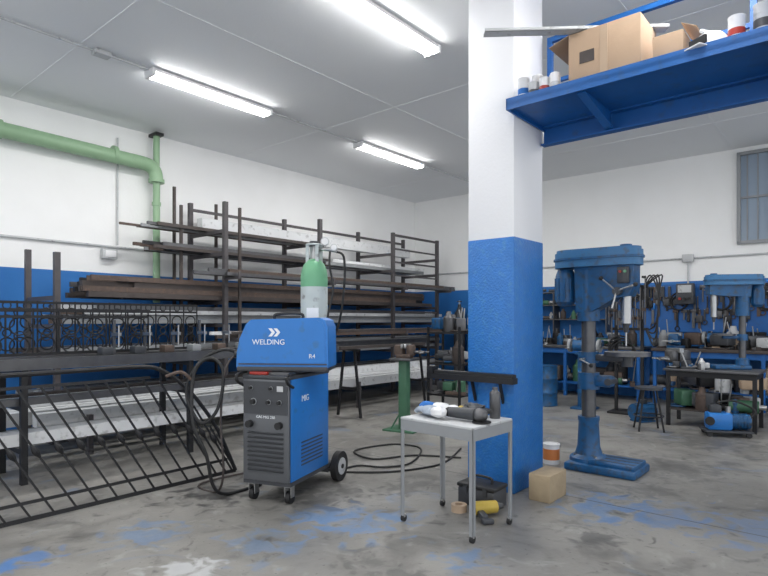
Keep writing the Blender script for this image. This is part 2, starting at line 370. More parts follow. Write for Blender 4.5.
def panel(name,M,L,H,m,pitch=.16,parent=None):
    b=B(name,M)
    for z in(.015,H-.015,H*.82): b.bx(0,L,-.012,.012,z-.012,z+.012,m)
    n=int(L/pitch)
    for i in range(n+1):
        x=i*L/n; b.cyl((x,0,.01),(x,0,H),.008,m,seg=6)
        if i<n:
            xc=x+L/n/2
            b.torus((xc,0,H*.22),L/n*.36,.007,m,'Y',16,5); b.torus((xc,0,H*.62),L/n*.36,.007,m,'Y',16,5)
            b.torus((xc,0,H*.42),L/n*.2,.006,m,'Y',12,5); b.torus((xc,0,H*.91),L/n*.2,.006,m,'Y',12,5)
    b.done(parent=parent)
panel('ornamental_iron_grille',ROOM@Matrix.Translation((2.22,-9.6,1.025))@Matrix.Rotation(R(90),4,'Z'),2.6,.50,M_iron,parent=tb)
panel('ornamental_iron_grille',ROOM@Matrix.Translation((2.47,-10.2,1.035))@Matrix.Rotation(R(90),4,'Z'),2.5,.42,M_iron,.2,parent=tb)
b=B('bench_clamps',ROOM)
for i in range(9):
    t=5.7+i*.3; u=2.60
    b.bx(u-.01,u+.01,-t-.012,-t+.012,.99,1.25+.05*(i%3),M_gunmetal); b.bx(u-.02,u+.12,-t-.015,-t+.015,1.2,1.23,M_steel); b.cyl((u+.1,-t,1.1),(u+.1,-t,1.3),.008,M_steel,seg=6); b.box((.12,.1,.07),(u+.09,-t-.12,1.065),random.choice((M_rust,M_dark,M_grey)),bev=.01)
b.done(parent=tb)

# ---------------------------------------------------------------- foreground wrought iron railing
Mr=Matrix.Translation((-2.49,3.67,.014))@Matrix.Rotation(R(49.6),4,'Z')@Matrix.Rotation(R(-5),4,'X')
b=B('wrought_iron_railing',Mr)
def topz(s):
    c=[(1.0,.88),(1.2,.82),(1.4,.64),(1.6,.37),(1.78,.05)]
    if s<=1: return .88
    for (a,z0_),(c2,z1_) in zip(c,c[1:]):
        if s<=c2: return z0_+(z1_-z0_)*(s-a)/(c2-a)
    return 0
b.bar((-.95,0,.0),(1.80,0,.0),.012,.03,M_iron); b.bar((-.95,0,.11),(1.72,0,.11),.012,.022,M_iron)
b.tube([(-.95,0,.97),(.4,0,.97),(.95,0,.97),(1.15,0,.93),(1.35,0,.78),(1.5,0,.6),(1.65,0,.36),(1.80,0,.0)],.017,M_iron,8,5)
b.bar((-.95,0,.88),(1.05,0,.88),.012,.022,M_iron)
s0=-.9
while s0<1.6:
    zt=topz(s0); k=zt/.88; x1=s0+.5*k
    b.bar((s0,0,zt),(x1,0,0),.013,.013,M_iron)
    mid=Vector((s0+.25*k,0,zt*.5)); dr=Vector((.5*k,0,-zt)).normalized()
    if k>.5:
        Mq,_=b._fr(mid-dr*.05,mid+dr*.05); b.lathe([(0,0),(.008,0),(.021,.03),(.024,.05),(.021,.07),(.008,.1),(0,.1)],M_iron,Mq,8)
    s0+=.145
b.done()

# ---------------------------------------------------------------- vise stand
b=B('vise_stand',at(.25,6.95,0,-30))
b.box((.42,.36,.02),(0,0,.01),M_dgreen,bev=.004); b.box((.11,.11,.84),(0,0,.44),M_dgreen,bev=.008); b.box((.3,.24,.03),(0,0,.87),M_gunmetal,bev=.004)
b.box((.2,.1,.05),(0,0,.91),M_rust,bev=.01); b.box((.12,.1,.13),(-.06,0,.98),M_rust,bev=.02); b.box((.1,.09,.13),(.09,0,.98),M_rust,bev=.02)
b.box((.03,.15,.05),(-.0,0,1.03),M_steel,bev=.004); b.box((.03,.15,.05),(.045,0,1.03),M_steel,bev=.004); b.cyl((.1,0,.96),(.28,0,.96),.018,M_gunmetal); b.cyl((.27,-.12,.96),(.27,.12,.96),.009,M_steel)
for a in range(4):
    x,y=math.cos(a*1.571+.78)*.2,math.sin(a*1.571+.78)*.17; b.cyl((x*.9,y*.9,.02),(0,0,.3),.01,M_dgreen)
b.done()
b=B('steel_beam_on_stands',ROOM)
u=2.5
b.bx(u-.05,u+.05,-5.15,-2.9,.95,.965,M_gunmetal);b.bx(u-.05,u+.05,-5.15,-2.9,1.05,1.065,M_gunmetal);b.bx(u-.008,u+.008,-5.15,-2.9,.96,1.055,M_gunmetal)
b.bx(u-.16,u-.09,-5.1,-3.0,.95,1.0,M_rust); b.bx(u+.08,u+.14,-5.1,-3.2,.95,.99,M_brown)
for t in(3.3,4.8):
    b.bar((u-.22,-t,0),(u-.1,-t,.93),.03,.03,M_iron); b.bar((u+.22,-t,0),(u+.1,-t,.93),.03,.03,M_iron); b.bx(u-.18,u+.18,-t-.02,-t+.02,.38,.41,M_iron); b.bx(u-.19,u+.19,-t-.03,-t+.03,.92,.95,M_iron)
b.done()

# ---------------------------------------------------------------- welder
W=at(-.733,4.49,0,-21)
b=B('welding_machine',W)
w=.2; f=-.36
b.bx(-w,w,f,.34,.14,.17,M_dark)
b.bx(-w,-w+.012,f+.015,.25,.17,.92,M_wblue,bev=.004); b.bx(w-.012,w,f+.015,.25,.17,.92,M_wblue,bev=.004)
b.bx(-w+.012,w-.012,f+.01,.24,.17,.90,M_dark)
b.bx(-w-.005,w+.005,f-.01,.26,.915,.945,M_dark,bev=.008)
b.bx(-w+.005,w-.005,f-.012,f+.012,.17,.915,M_lou,bev=.006)
b.bx(-w+.015,w-.015,f-.018,f-.010,.66,.90,M_dark)
for x,z,r_ in ((-.12,.85,.013),(.05,.85,.013),(-.10,.75,.022),(.03,.75,.016),(.12,.75,.016)):
    b.cyl((x,f-.015,z),(x,f-.045,z),r_,M_black,r2=r_*.8,seg=16); b.cyl((x,f-.018,z),(x,f-.022,z),r_*1.2,M_grey,seg=16)
b.bx(.10,.15,f-.022,f-.017,.83,.87,M_lgrey)
for i in range(9): b.box((.3,.012,.012),(0,f-.018,.25+i*.034),M_dark,rot=(.5,0,0))
b.cyl((.12,f-.012,.585),(.12,f-.05,.585),.026,M_black,seg=16); b.cyl((-.13,f-.012,.585),(-.13,f-.05,.585),.026,M_black,seg=16)
b.text('GAS MIG 250',.028,M_logo,Matrix.Translation((0,f-.014,.63))@X90)
b.text('MIG',.065,M_logo,Matrix.Translation((w+.001,-.14,.74))@Matrix.Rotation(R(90),4,'Z')@X90)
for i in range(7): b.bx(w-.001,w+.003,-.2,.14,.26+i*.028,.27+i*.028,M_dark)
for x in(-w-.012,w+.012): b.tube([(x,f+.02,.86),(x,f-.06,.90),(x,f-.06,.95),(x,f+.05,.96)],.011,M_black,8,4)
b.bx(-.17,.17,-.33,.2,.945,.965,M_gunmetal); b.bx(-.15,.0,f-.0,-.25,.946,.966,M_red,bev=.005)
b.bx(-.2,.2,.24,.52,.10,.13,M_dark); b.bx(-.15,.15,.25,.27,.13,1.05,M_dark)
for s_ in(-1,1):
    x=s_*.235
    b.cyl((x-.025,.38,.125),(x+.025,.38,.125),.122,M_black,seg=32); b.cyl((x-.03,.38,.125),(x+.03,.38,.125),.07,M_lgrey,seg=24); b.cyl((x-.036,.38,.125),(x+.036,.38,.125),.02,M_black)
    x=s_*.155
    b.box((.05,.07,.012),(x,f+.06,.134),M_steel); b.bx(x-.028,x-.022,f+.04,f+.09,.05,.13,M_steel); b.bx(x+.022,x+.028,f+.04,f+.09,.05,.13,M_steel)
    b.cyl((x-.018,f+.07,.046),(x+.018,f+.07,.046),.045,M_black,seg=24)
b.cyl((-.25,.38,.125),(.25,.38,.125),.014,M_steel)
b.done()
Wf=at(-.742,4.36,.968,-6)
b=B('wire_feeder',Wf)
out=[(-.35,.03),(-.345,.14),(-.325,.24),(-.275,.35),(-.235,.385),(.28,.40),(.325,.38),(.345,.33),(.35,.03)]
b.prism(out,-.16,.16,M_wblue); b.bx(-.345,.345,-.165,.165,0,.035,M_dark,bev=.006)
b.prism([(x*.93+.005,z*.86+.035) for x,z in out],-.164,-.158,M_wblue)
b.bx(-.33,.34,-.168,-.16,.05,.058,M_dark)
b.text('WELDING',.055,M_logo,Matrix.Translation((-.10,-.166,.20))@X90)
b.text('R4',.045,M_logo,Matrix.Translation((.23,-.166,.10))@X90)
for k in(0,1): b.prism([(-.10+k*.04,.32),(-.075+k*.04,.32),(-.05+k*.04,.29),(-.075+k*.04,.26),(-.10+k*.04,.26),(-.075+k*.04,.29)],-.168,-.164,M_logo)
b.tube([(-.1,0,.38),(-.09,0,.425),(.1,0,.43),(.12,0,.39)],.012,M_black,8,4)
for y in(-.08,.06): b.cyl((-.34,y,.12),(-.39,y,.12),.024,M_black,seg=16)
b.done()
b=B('gas_cylinder',at(-.598,4.85,.132,0))
b.lathe([(0,0),(.105,0),(.115,.015),(.115,1.52),(.113,1.53)],M_cylw,seg=32); b.lathe([(.1152,1.50),(.1152,1.58),(.108,1.64),(.09,1.69),(.06,1.725),(.035,1.74),(0,1.74)],M_cylg,seg=32)
b.cyl((0,0,1.74),(0,0,1.80),.03,M_steel); b.cyl((0,0,1.80),(0,0,1.85),.018,M_steel); b.cyl((0,0,1.85),(0,0,1.89),.04,M_dark)
for a in range(4):
    x,y=.062*math.cos(a*1.57+.5),.062*math.sin(a*1.57+.5); b.bx(x-.014,x+.014,y-.006,y+.006,1.70,1.86,M_cylw)
b.torus((0,0,1.86),.064,.009,M_cylw)
b.cyl((0,0,1.82),(.13,-.04,1.82),.014,M_steel); b.cyl((.10,-.05,1.88),(.10,-.08,1.88),.036,M_lgrey,seg=20); b.cyl((.10,-.081,1.88),(.10,-.084,1.88),.028,M_wp,seg=20); b.cyl((.175,-.05,1.83),(.175,-.08,1.83),.03,M_lgrey,seg=20); b.cyl((.175,-.081,1.83),(.175,-.084,1.83),.023,M_wp,seg=20); b.cyl((.1,-.05,1.82),(.2,-.05,1.80),.014,M_steel); b.cyl((.1,-.04,1.82),(.1,-.04,1.88),.008,M_steel)
b.torus((0,0,1.1),.118,.008,M_black); b.bx(-.05,.05,-.1165,-.1,1.15,1.32,M_logo)
b.done()
b=B('gas_hose')
b.tube([(-.41,4.80,1.93),(-.34,4.8,1.88),(-.34,4.82,1.62),(-.38,4.86,1.35),(-.44,4.88,1.18),(-.47,4.75,1.12)],.010,M_black)
b.tube([(-.45,4.72,1.92),(-.45,4.68,1.80),(-.42,4.68,1.6),(-.46,4.66,1.40),(-.48,4.62,1.2)],.009,M_black)
b.done()
b=B('welding_torch_hose')
b.tube([(-1.13,4.42,1.09),(-1.25,4.38,1.12),(-1.42,4.35,1.02),(-1.5,4.3,.8),(-1.38,4.25,.58),(-1.25,4.25,.68),(-1.22,4.3,.95),(-1.32,4.32,1.06),(-1.44,4.3,.95),(-1.42,4.2,.6),(-1.32,4.2,.35),(-1.28,4.25,.1),(-1.2,4.35,.015),(-1.0,4.6,.015)],.013,M_black)
b.tube([(-1.13,4.36,1.09),(-1.2,4.3,.98),(-1.24,4.3,.6),(-1.22,4.3,.2),(-1.3,4.4,.015),(-1.5,4.6,.015),(-1.2,4.95,.015),(-.7,5.2,.015)],.009,M_brown)
b.tube([(-1.46,4.28,.9),(-1.52,4.24,.96),(-1.62,4.2,.93)],.012,M_rust)
b.done()
b=B('floor_cable')
b.tube([(-.45,4.95,.012),(-.25,5.2,.012),(0,5.15,.012),(.25,5.3,.012),(.38,5.9,.012),(.1,6.1,.012),(-.3,5.8,.012),(-.1,5.45,.012),(.3,5.6,.012),(.75,5.5,.012)],.009,M_black)
b.tube([(-.4,5.0,.010),(-.1,4.98,.010),(.2,5.05,.010),(.55,5.3,.010),(.8,5.9,.010)],.009,M_black)
b.done()

# ---------------------------------------------------------------- small steel table
T=at(.48,3.77,0,-43)
b=B('metal_work_table',T)
hx,hy=.275,.215
b.bx(-hx-.015,hx+.015,-hy-.015,hy+.015,.685,.70,M_lgrey,bev=.003)
for y in(-hy-.015,hy+.009): b.bx(-hx-.015,hx+.015,y,y+.006,.615,.686,M_grey)
for x in(-hx-.015,hx+.009): b.bx(x,x+.006,-hy-.015,hy+.015,.615,.686,M_grey)
for x in(-1,1):
    for y in(-1,1):
        cx,cy=x*hx,y*hy
        b.bx(cx-.014,cx+.014,cy-.003+y*.011,cy+.003+y*.011,.04,.686,M_grey); b.bx(cx-.003+x*.011,cx+.003+x*.011,cy-.014,cy+.014,.04,.686,M_grey)
        b.cyl((cx,cy,.05),(cx,cy,.03),.014,M_steel,seg=10); b.cyl((cx-.01,cy,.022),(cx+.01,cy,.022),.022,M_black,seg=16)
b.done()
b=B('work_gloves',T@Matrix.Translation((-.16,-.01,.702)))
def glove(ox,oy,rz,m1,m2,k=1.25):
    M0=b.M; b.M=M0@at(ox,oy,0,rz)@Matrix.Scale(k,4)
    b.ball((0,0,.032),(.06,.045,.028),m1,bump=.2); b.ball((-.075,0,.034),(.05,.042,.03),m2,bump=.15)
    for i,(a,L_) in enumerate(((-.3,.055),(-.1,.065),(.1,.068),(.3,.055))):
        b.tube([(.04*math.cos(a),.08*a,.03),(.04+L_*.6,.1*a,.036),(.045+L_,.11*a,.018)],.0125,m1,8,4)
    b.tube([(-.0,-.04,.025),(.03,-.07,.025),(.06,-.075,.018)],.013,m1,8,4); b.M=M0
glove(-.01,.06,20,M_wp,M_bcl); glove(.02,-.08,160,M_cloth,M_wp); b.done()
b=B('angle_grinder',T@Matrix.Translation((.14,-.06,.70)))
b.cyl((-.14,0,.045),(.06,0,.05),.034,M_dark,r2=.04); b.ball((.09,0,.05),(.05,.044,.045),M_gunmetal); b.cyl((.10,0,.02),(.10,0,.008),.012,M_steel); b.cyl((.10,0,.012),(.10,0,.006),.06,M_black,seg=28); b.cyl((.08,.03,.05),(.08,.13,.06),.015,M_black); b.ball((-.15,0,.045),(.033,.033,.033),M_black)
b.done()
b=B('rag_pile',T@Matrix.Translation((.06,.13,.702))); b.ball((0,0,.042),(.09,.06,.04),M_dark,bump=.5); b.ball((-.1,.0,.028),(.05,.04,.026),M_yel,bump=.4); b.done()
b=B('spray_can',T@Matrix.Translation((.20,.16,.70))); b.lathe([(0,0),(.034,0),(.036,.005),(.036,.16),(.033,.17),(.018,.185),(.018,.205),(0,.205)],M_gunmetal); b.done()

b=B('toolbox',at(.72,4.15,0,-40))
b.box((.30,.2,.13),(0,0,.066),M_dark,bev=.015); b.box((.31,.21,.03),(0,0,.145),M_black,bev=.01); b.tube([(-.08,0,.16),(-.07,0,.2),(.07,0,.2),(.08,0,.16)],.01,M_black,8,4); b.box((.03,.01,.05),(.08,-.107,.12),M_dark); b.box((.03,.01,.05),(-.08,-.107,.12),M_dark); b.done()
b=B('electric_drill',at(.73,3.92,0,15))
b.cyl((-.12,0,.055),(.05,0,.055),.048,M_yel,r2=.042); b.cyl((.05,0,.055),(.10,0,.055),.03,M_dark,r2=.018); b.box((.05,.13,.04),(-.09,-.08,.035),M_dark,rot=(0,0,-.15),bev=.012); b.cyl((-.12,0,.055),(-.14,0,.055),.04,M_dark); b.box((.08,.05,.035),(-.09,-.16,.02),M_dark,bev=.01); b.done()
b=B('masking_tape_roll',at(.53,4.0,0)); b.lathe([(.03,0),(.055,0),(.055,.05),(.03,.05),(.03,0)],M_beige,seg=32); b.done()
b=B('wood_block',at(1.235,4.30,0,-40.4)); b.box((.17,.30,.20),(0,.02,.10),M_wood,bev=.008); b.done()
b=B('paint_can',at(1.58,5.35)); b.lathe([(0,0),(.075,0),(.075,.17),(.08,.175),(.08,.185),(.07,.185),(.07,.178),(0,.178)],M_wp); b.lathe([(.0765,.04),(.0765,.14)],M_or); b.torus((0,0,.15),.09,.003,M_steel,'Y',24,5,.5); b.done()
b=B('black_steel_ledge',ROOM)
b.bx(5.20,5.98,-6.64,-6.56,.86,.905,M_iron); b.bx(5.22,5.96,-6.62,-6.545,.905,.93,M_black); b.bar((5.6,-6.60,.86),(5.6,-6.545,.70),.03,.012,M_iron); b.bar((5.85,-6.60,.86),(5.85,-6.545,.70),.03,.012,M_iron); b.bx(5.18,5.24,-6.64,-6.56,.90,.96,M_iron); b.done()

# ---------------------------------------------------------------- mezzanine
b=B('mezzanine_platform',ROOM)
U0,U1,TF,TB=5.95,11.0,-6.69,-6.03
b.bx(U0,U1,TF,TB,2.955,2.985,M_steelblue); b.bx(U0,U1,TF,TF+.012,2.925,3.01,M_steelblue); b.bx(U0,U0+.012,TF,TB,2.925,3.0,M_steelblue)
b.bx(U0,U1,TB-.0,TB+.012,2.80,3.0,M_steelblue); b.bx(U0,U1,TB-.06,TB+.012,2.80,2.812,M_steelblue); b.bx(U0,U1,TB-.06,TB+.012,2.943,2.955,M_steelblue)
u=6.5
while u<U1:
    b.raw([(u,TF+.03,2.955),(u,TB-.03,2.955),(u,TB-.03,2.82),(u,TF+.03,2.925),(u+.012,TF+.03,2.955),(u+.012,TB-.03,2.955),(u+.012,TB-.03,2.82),(u+.012,TF+.03,2.925)],[(0,1,2,3),(4,5,6,7),(0,1,5,4),(1,2,6,5),(2,3,7,6),(3,0,4,7)],M_steelblue)
    b.bar((u+.006,TF+.04,2.925),(u+.006,TB-.03,2.82),.06,.012,M_steelblue); u+=1.15
for u in(6.02,7.44,8.9,10.4): b.bx(u-.02,u+.02,TB-.05,TB-.01,2.98,3.68,M_steelblue)
b.bx(6.0,U1,TB-.05,TB-.01,3.64,3.68,M_steelblue); b.bx(6.0,U1,TB-.045,TB-.015,3.30,3.33,M_steelblue)
b.bx(10.8,10.95,TB-.4,TB-.25,0,2.955,M_steelblue); b.done()
b=B('cardboard_box',ROOM)
b.bx(6.42,6.90,-6.66,-6.30,2.986,3.345,M_card,bev=.004)
b.box((.16,.35,.005),(6.35,-6.48,3.325),M_card,rot=(0,-.3,0)); b.bx(6.64,6.69,-6.664,-6.658,2.99,3.34,M_beige); b.bx(6.5,6.60,-6.664,-6.658,3.12,3.2,M_brown); b.done()
b=B('cardboard_box',ROOM); b.bx(6.96,7.14,-6.62,-6.32,2.986,3.17,M_card,bev=.004); b.box((.1,.28,.004),(7.17,-6.47,3.19),M_card,rot=(0,.5,0)); b.done()
b=B('metal_plank',at(1.33,3.93,3.35,-3)); b.bx(-.63,.62,-.04,.04,0,.006,M_lgrey); b.bx(-.63,.62,-.04,-.035,0,.022,M_lgrey); b.bx(-.63,.62,.035,.04,0,.022,M_lgrey); b.done()
for u,t,h,r_,m_,m2 in ((6.04,6.58,.17,.042,M_wp,M_bcl),(6.13,6.60,.11,.036,M_lgrey,M_dark),(6.215,6.60,.12,.036,M_wp,M_red),(6.30,6.61,.13,.032,M_wp,M_lgrey),(6.09,6.45,.22,.04,M_wp,M_wp),(6.23,6.45,.19,.04,M_wp,M_bcl),(7.42,6.58,.16,.045,M_wp,M_red),(7.55,6.55,.20,.05,M_lgrey,M_dark)):
    p=RM(u,t); b=B('paint_can',at(p.x,p.y,2.986)); b.lathe([(0,0),(r_,0),(r_,h),(r_*1.05,h+.004),(r_*1.05,h+.012),(r_*.9,h+.012),(0,h+.008)],m_); b.lathe([(r_*1.02,h*.35),(r_*1.02,h*.6)],m2); b.done()
p=RM(7.28,6.56); b=B('safety_helmet',at(p.x,p.y,2.986,200)@Matrix.Scale(1.15,4)); b.lathe([(0,.115),(.03,.113),(.06,.098),(.082,.07),(.09,.03),(.092,.012),(.105,.006),(.105,0),(.085,0)],M_wp); b.box((.1,.12,.008),(.1,0,.01),M_wp,bev=.003); b.box((.15,.02,.02),(0,0,.113),M_wp,bev=.008); b.bx(.085,.1,-.05,.05,.03,.07,M_black); b.done()

# ---------------------------------------------------------------- pillar drill
def drill(name,M,H=2.0,floor=True,m1=M_mblue,m2=M_mblue2):
    b=B(name,M)
    if floor:
        b.box((.62,.44,.07),(0,0,.035),m1,bev=.02); b.box((.40,.34,.04),(.09,0,.085),m1,bev=.01)
        for y in(-.1,0,.1): b.bx(-.08,.28,y-.01,y+.01,.10,.107,M_dark)
        cx=-.16
        b.lathe([(.17,.07),(.165,.10),(.12,.13),(.10,.2),(.088,.42),(.095,.44),(.095,.47),(0,.47)],m1,Matrix.Translation((cx,0,0)),28)
        for a in range(4):
            x,y=math.cos(a*1.57+.78)*.13,math.sin(a*1.57+.78)*.13; b.cyl((cx+x,y,.1),(cx+x,y,.13),.014,M_steel,seg=6)
        b.cyl((cx,0,.45),(cx,0,1.88),.062,M_gunmetal,seg=28)
        b.cyl((cx,0,.72),(cx,0,.87),.095,m1,seg=28); b.box((.2,.12,.1),(cx+.12,0,.80),m1,bev=.02); b.cyl((cx+.2,-.09,.80),(cx+.2,.09,.80),.03,M_dark)
        b.cyl((cx,0,.96),(cx,0,1.06),.09,m1,seg=28); b.box((.34,.09,.06),(cx+.2,0,1.01),M_dark,bev=.015)
        b.cyl((.18,0,1.035),(.18,0,1.07),.19,M_gunmetal,seg=36); b.cyl((.18,0,.94),(.18,0,1.03),.05,M_dark)
        b.cyl((cx,-.08,1.0),(cx,-.2,1.0),.01,M_steel); b.cyl((cx,-.2,1.0),(cx+.1,-.2,.95),.008,M_steel); b.ball((cx+.1,-.215,.95),.018,M_black)
    else:
        b.box((.42,.28,.05),(.04,0,.025),m1,bev=.01); cx=-.12
        b.lathe([(.08,.05),(.075,.12),(.05,.14),(0,.14)],m1,Matrix.Translation((cx,0,0))); b.cyl((cx,0,.1),(cx,0,H-.12),.04,M_gunmetal)
        b.cyl((cx,0,.36),(cx,0,.44),.06,m1); b.box((.24,.06,.04),(cx+.12,0,.40),m1,bev=.01); b.cyl((.1,0,.42),(.1,0,.445),.13,M_gunmetal,seg=28)
    k=1 if floor else .8; zt=H; xs=.17 if floor else .22
    b.cyl((cx,0,zt-.66*k),(cx,0,zt-.2*k),.098*k,m1,seg=28)
    b.prism([(cx-.10*k,zt-.16*k),(xs+.09*k,zt-.16*k),(xs+.09*k,zt-.36*k),(xs+.05*k,zt-.44*k),(xs-.07*k,zt-.46*k),(cx+.05*k,zt-.58*k),(cx-.08*k,zt-.58*k)] if floor else
            [(cx-.10*k,zt-.16*k),(xs+.09*k,zt-.16*k),(xs+.09*k,zt-.32*k),(xs-.05*k,zt-.34*k),(cx-.08*k,zt-.36*k)],-.095*k,.095*k,m1)
    b.cyl((xs,0,zt-.68*k),(xs,0,zt-.3*k),.045*k,M_steel); b.cyl((xs,0,zt-.68*k),(xs,0,zt-.76*k),.032*k,M_dark,r2=.018*k); b.cyl((xs,0,zt-.76*k),(xs,0,zt-.88*k),.008*k,M_steel,seg=10)
    y=-.10*k; c=(xs-.03,y,zt-(.40 if floor else .27)*k)
    b.cyl(c,(c[0],c[1]-.07*k,c[2]),.035*k,M_dark)
    for a in(.3,2.4,4.5):
        q=(c[0]+.17*k*math.cos(a),c[1]-.08*k,c[2]+.17*k*math.sin(a)); b.cyl((c[0],c[1]-.06*k,c[2]),q,.008*k,M_steel,seg=8); b.ball(q,.02*k,M_black,10,rings=6)
    def stad(x0,x1,r0,r1,n=10):
        o=[]
        for i in range(n+1): a=-math.pi/2+math.pi*i/n; o.append((x1+r1*math.cos(a),r1*math.sin(a)))
        for i in range(n+1): a=math.pi/2+math.pi*i/n; o.append((x0+r0*math.cos(a),r0*math.sin(a)))
        return o
    b.prismz(stad(cx-.15*k,xs,.16*k,.14*k),zt-.17*k,zt-.035*k,m2); b.prismz(stad(cx-.15*k,xs,.172*k,.152*k),zt-.105*k,zt-.085*k,m1)
    b.prismz(stad(cx-.15*k,xs,.145*k,.125*k),zt-.04*k,zt-.008*k,m2); b.cyl((xs,0,zt-.01*k),(xs,0,zt+.015*k),.05*k,m1)
    b.lathe([(0,zt-.52*k),(.06*k,zt-.52*k),(.09*k,zt-.48*k),(.09*k,zt-.24*k),(.07*k,zt-.18*k),(0,zt-.18*k)],m1,Matrix.Translation((cx-.22*k,0,0)))
    for i in range(10):
        a=i*.628; b.bar((cx-.22*k+.092*k*math.cos(a),.092*k*math.sin(a),zt-.46*k),(cx-.22*k+.092*k*math.cos(a),.092*k*math.sin(a),zt-.26*k),.012*k,.012*k,m1)
    b.box((.1*k,.03,.14*k),(xs+.01,-.11*k,zt-.26*k),M_dark,bev=.008); b.cyl((xs-.01,-.12*k,zt-.23*k),(xs-.01,-.135*k,zt-.23*k),.012,M_red); b.cyl((xs+.03,-.12*k,zt-.23*k),(xs+.03,-.135*k,zt-.23*k),.012,M_cylg)
    return b.done()
drill('pillar_drill_press',at(2.0,5.09,0,-40.4))

# ---------------------------------------------------------------- back-right work area
b=B('steel_workbench',at(4.2,7.2,0,-40.4))
b.bx(-.52,.52,-.32,.32,.70,.73,M_gunmetal,bev=.004)
for x in(-.47,.47):
    for y in(-.27,.27): b.bx(x-.022,x+.022,y-.022,y+.022,0,.70,M_iron)
for y in(-.27,.27): b.bx(-.47,.47,y-.015,y+.015,.63,.70,M_iron)
for x in(-.47,.47): b.bx(x-.015,x+.015,-.27,.27,.63,.70,M_iron)
b.bx(-.47,.47,-.27,.27,.20,.22,M_brown); wb=b.done()
drill('bench_drill_press',at(4.43,7.20,.731,172),1.2,False)
def vise(M,m=M_mblue,parent=None):
    b=B('bench_vise',M); b.cyl((0,0,0),(0,0,.03),.09,m); b.box((.13,.09,.12),(-.03,0,.09),m,bev=.02); b.box((.07,.1,.11),(.09,0,.1),m,bev=.02); b.box((.02,.14,.035),(.035,0,.15),M_steel); b.box((.02,.14,.035),(.06,0,.15),M_steel); b.cyl((.1,0,.08),(.22,0,.08),.015,M_steel); b.cyl((.21,-.09,.08),(.21,.09,.08),.007,M_steel); b.done(parent=parent)
vise(at(3.87,7.42,.731,200)@Matrix.Scale(1.5,4),M_gunmetal)
b=B('engine_compressor',at(4.0,6.62,0,-15))
b.box((.5,.28,.02),(0,0,.06),M_dark,bev=.005)
for x in(-.2,.2):
    for y in(-.12,.12): b.cyl((x,y-.015,.03),(x,y+.015,.03),.03,M_black,seg=14)
b.box((.26,.2,.2),(-.08,0,.17),M_wblue,bev=.03); b.cyl((.05,0,.17),(.24,0,.17),.085,M_mblue,seg=24); b.box((.12,.12,.1),(-.12,0,.31),M_dark,bev=.015); b.cyl((.02,0,.26),(.02,0,.34),.03,M_steel)
b.cyl((-.2,-.11,.18),(-.2,-.13,.18),.05,M_black); b.tube([(.24,0,.2),(.3,0,.3),(.1,.05,.4),(-.1,.0,.38)],.012,M_black)
for i in range(5): b.cyl((.08+i*.03,0,.17),(.09+i*.03,0,.17),.094,M_mblue,seg=24)
b.done()

def bench(name,u0,u1,t0,t1,h,m_top,m_leg):
    b=B(name,ROOM); b.bx(u0,u1,-t1,-t0,h-.05,h,m_top,bev=.005)
    n=max(2,int((u1-u0)/1.1)+1)
    for i in range(n):
        u=u0+.05+(u1-u0-.1)*i/(n-1)
        for t in(t0+.05,t1-.05): b.bx(u-.025,u+.025,-t-.025,-t+.025,0,h-.05,m_leg)
    b.bx(u0+.05,u1-.05,-t1+.035,-t1+.065,h-.14,h-.05,m_leg); b.bx(u0+.05,u1-.05,-t1+.04,-t0-.04,.22,.25,m_leg); return b.done()
w1=bench('wall_workbench',2.6,5.2,.06,.72,.9,M_gunmetal,M_steelblue)
w2=bench('wall_workbench',5.35,8.4,.06,.72,.9,M_brown,M_steelblue)
b=B('wall_tool_shelf',ROOM)
for z in(1.35,1.62,1.86): b.bx(2.6,4.5,-.30,-.02,z,z+.02,M_gunmetal)
for u in(2.6,3.5,4.48): b.bx(u,u+.02,-.30,-.02,1.1,1.88,M_gunmetal)
sh=b.done()
def clutter(name,n,f,smin=.05,smax=.16,M=ROOM,parent=None):
    b=B(name,M); cols=[M_dark,M_gunmetal,M_iron,M_gunmetal,M_mblue,M_grey,M_rust,M_brown,M_brown,M_dark,M_black,M_dgreen,M_beige,M_iron,M_lgrey]
    for i in range(n):
        x,y,z=f(i); s_=random.uniform(smin,smax); m=random.choice(cols); k=random.random()
        if k<.3: b.box((s_,s_*.7,s_*random.uniform(.4,1)),(x,y,z+s_*.5),m,rot=(0,0,random.random()*3),bev=s_*.08)
        elif k<.5: b.lathe([(0,0),(s_*.32,0),(s_*.34,.01),(s_*.34,s_*.9),(s_*.2,s_*1.05),(s_*.14,s_*1.3),(0,s_*1.3)],m,Matrix.Translation((x,y,z)),14)
        elif k<.65: b.cyl((x-s_*.6,y,z+s_*.3),(x+s_*.6,y+.03,z+s_*.3),s_*.3,m,seg=14); b.cyl((x+s_*.6,y+.03,z+s_*.3),(x+s_*.9,y+.04,z+s_*.3),s_*.12,M_steel,seg=10)
        elif k<.8: b.torus((x,y,z+.02),s_*.5,.012,m,'Z',18,6)
        else:
            b.box((s_*1.2,s_*.25,s_*.2),(x,y,z+s_*.1),m,rot=(0,0,random.random()*3),bev=.004); b.cyl((x,y,z),(x+random.uniform(-.1,.1),y,z+s_*1.6),.009,M_steel,seg=8)
    return b.done(parent=parent)
clutter('bench_hand_tools',60,lambda i:(random.uniform(2.7,5.1),-random.uniform(.15,.6),.895),.07,.24,parent=w1)
clutter('bench_hand_tools',90,lambda i:(random.uniform(5.4,8.3),-random.uniform(.15,.6),.895),.08,.32,parent=w2)
clutter('shelf_parts_bins',60,lambda i:(random.uniform(2.7,4.4),-random.uniform(.1,.24),random.choice((1.37,1.64,1.88))),.07,.15,parent=sh)
clutter('scrap_metal_parts',36,lambda i:(random.uniform(2.7,5.1),-random.uniform(.15,.65),.25),.12,.34,parent=w1)
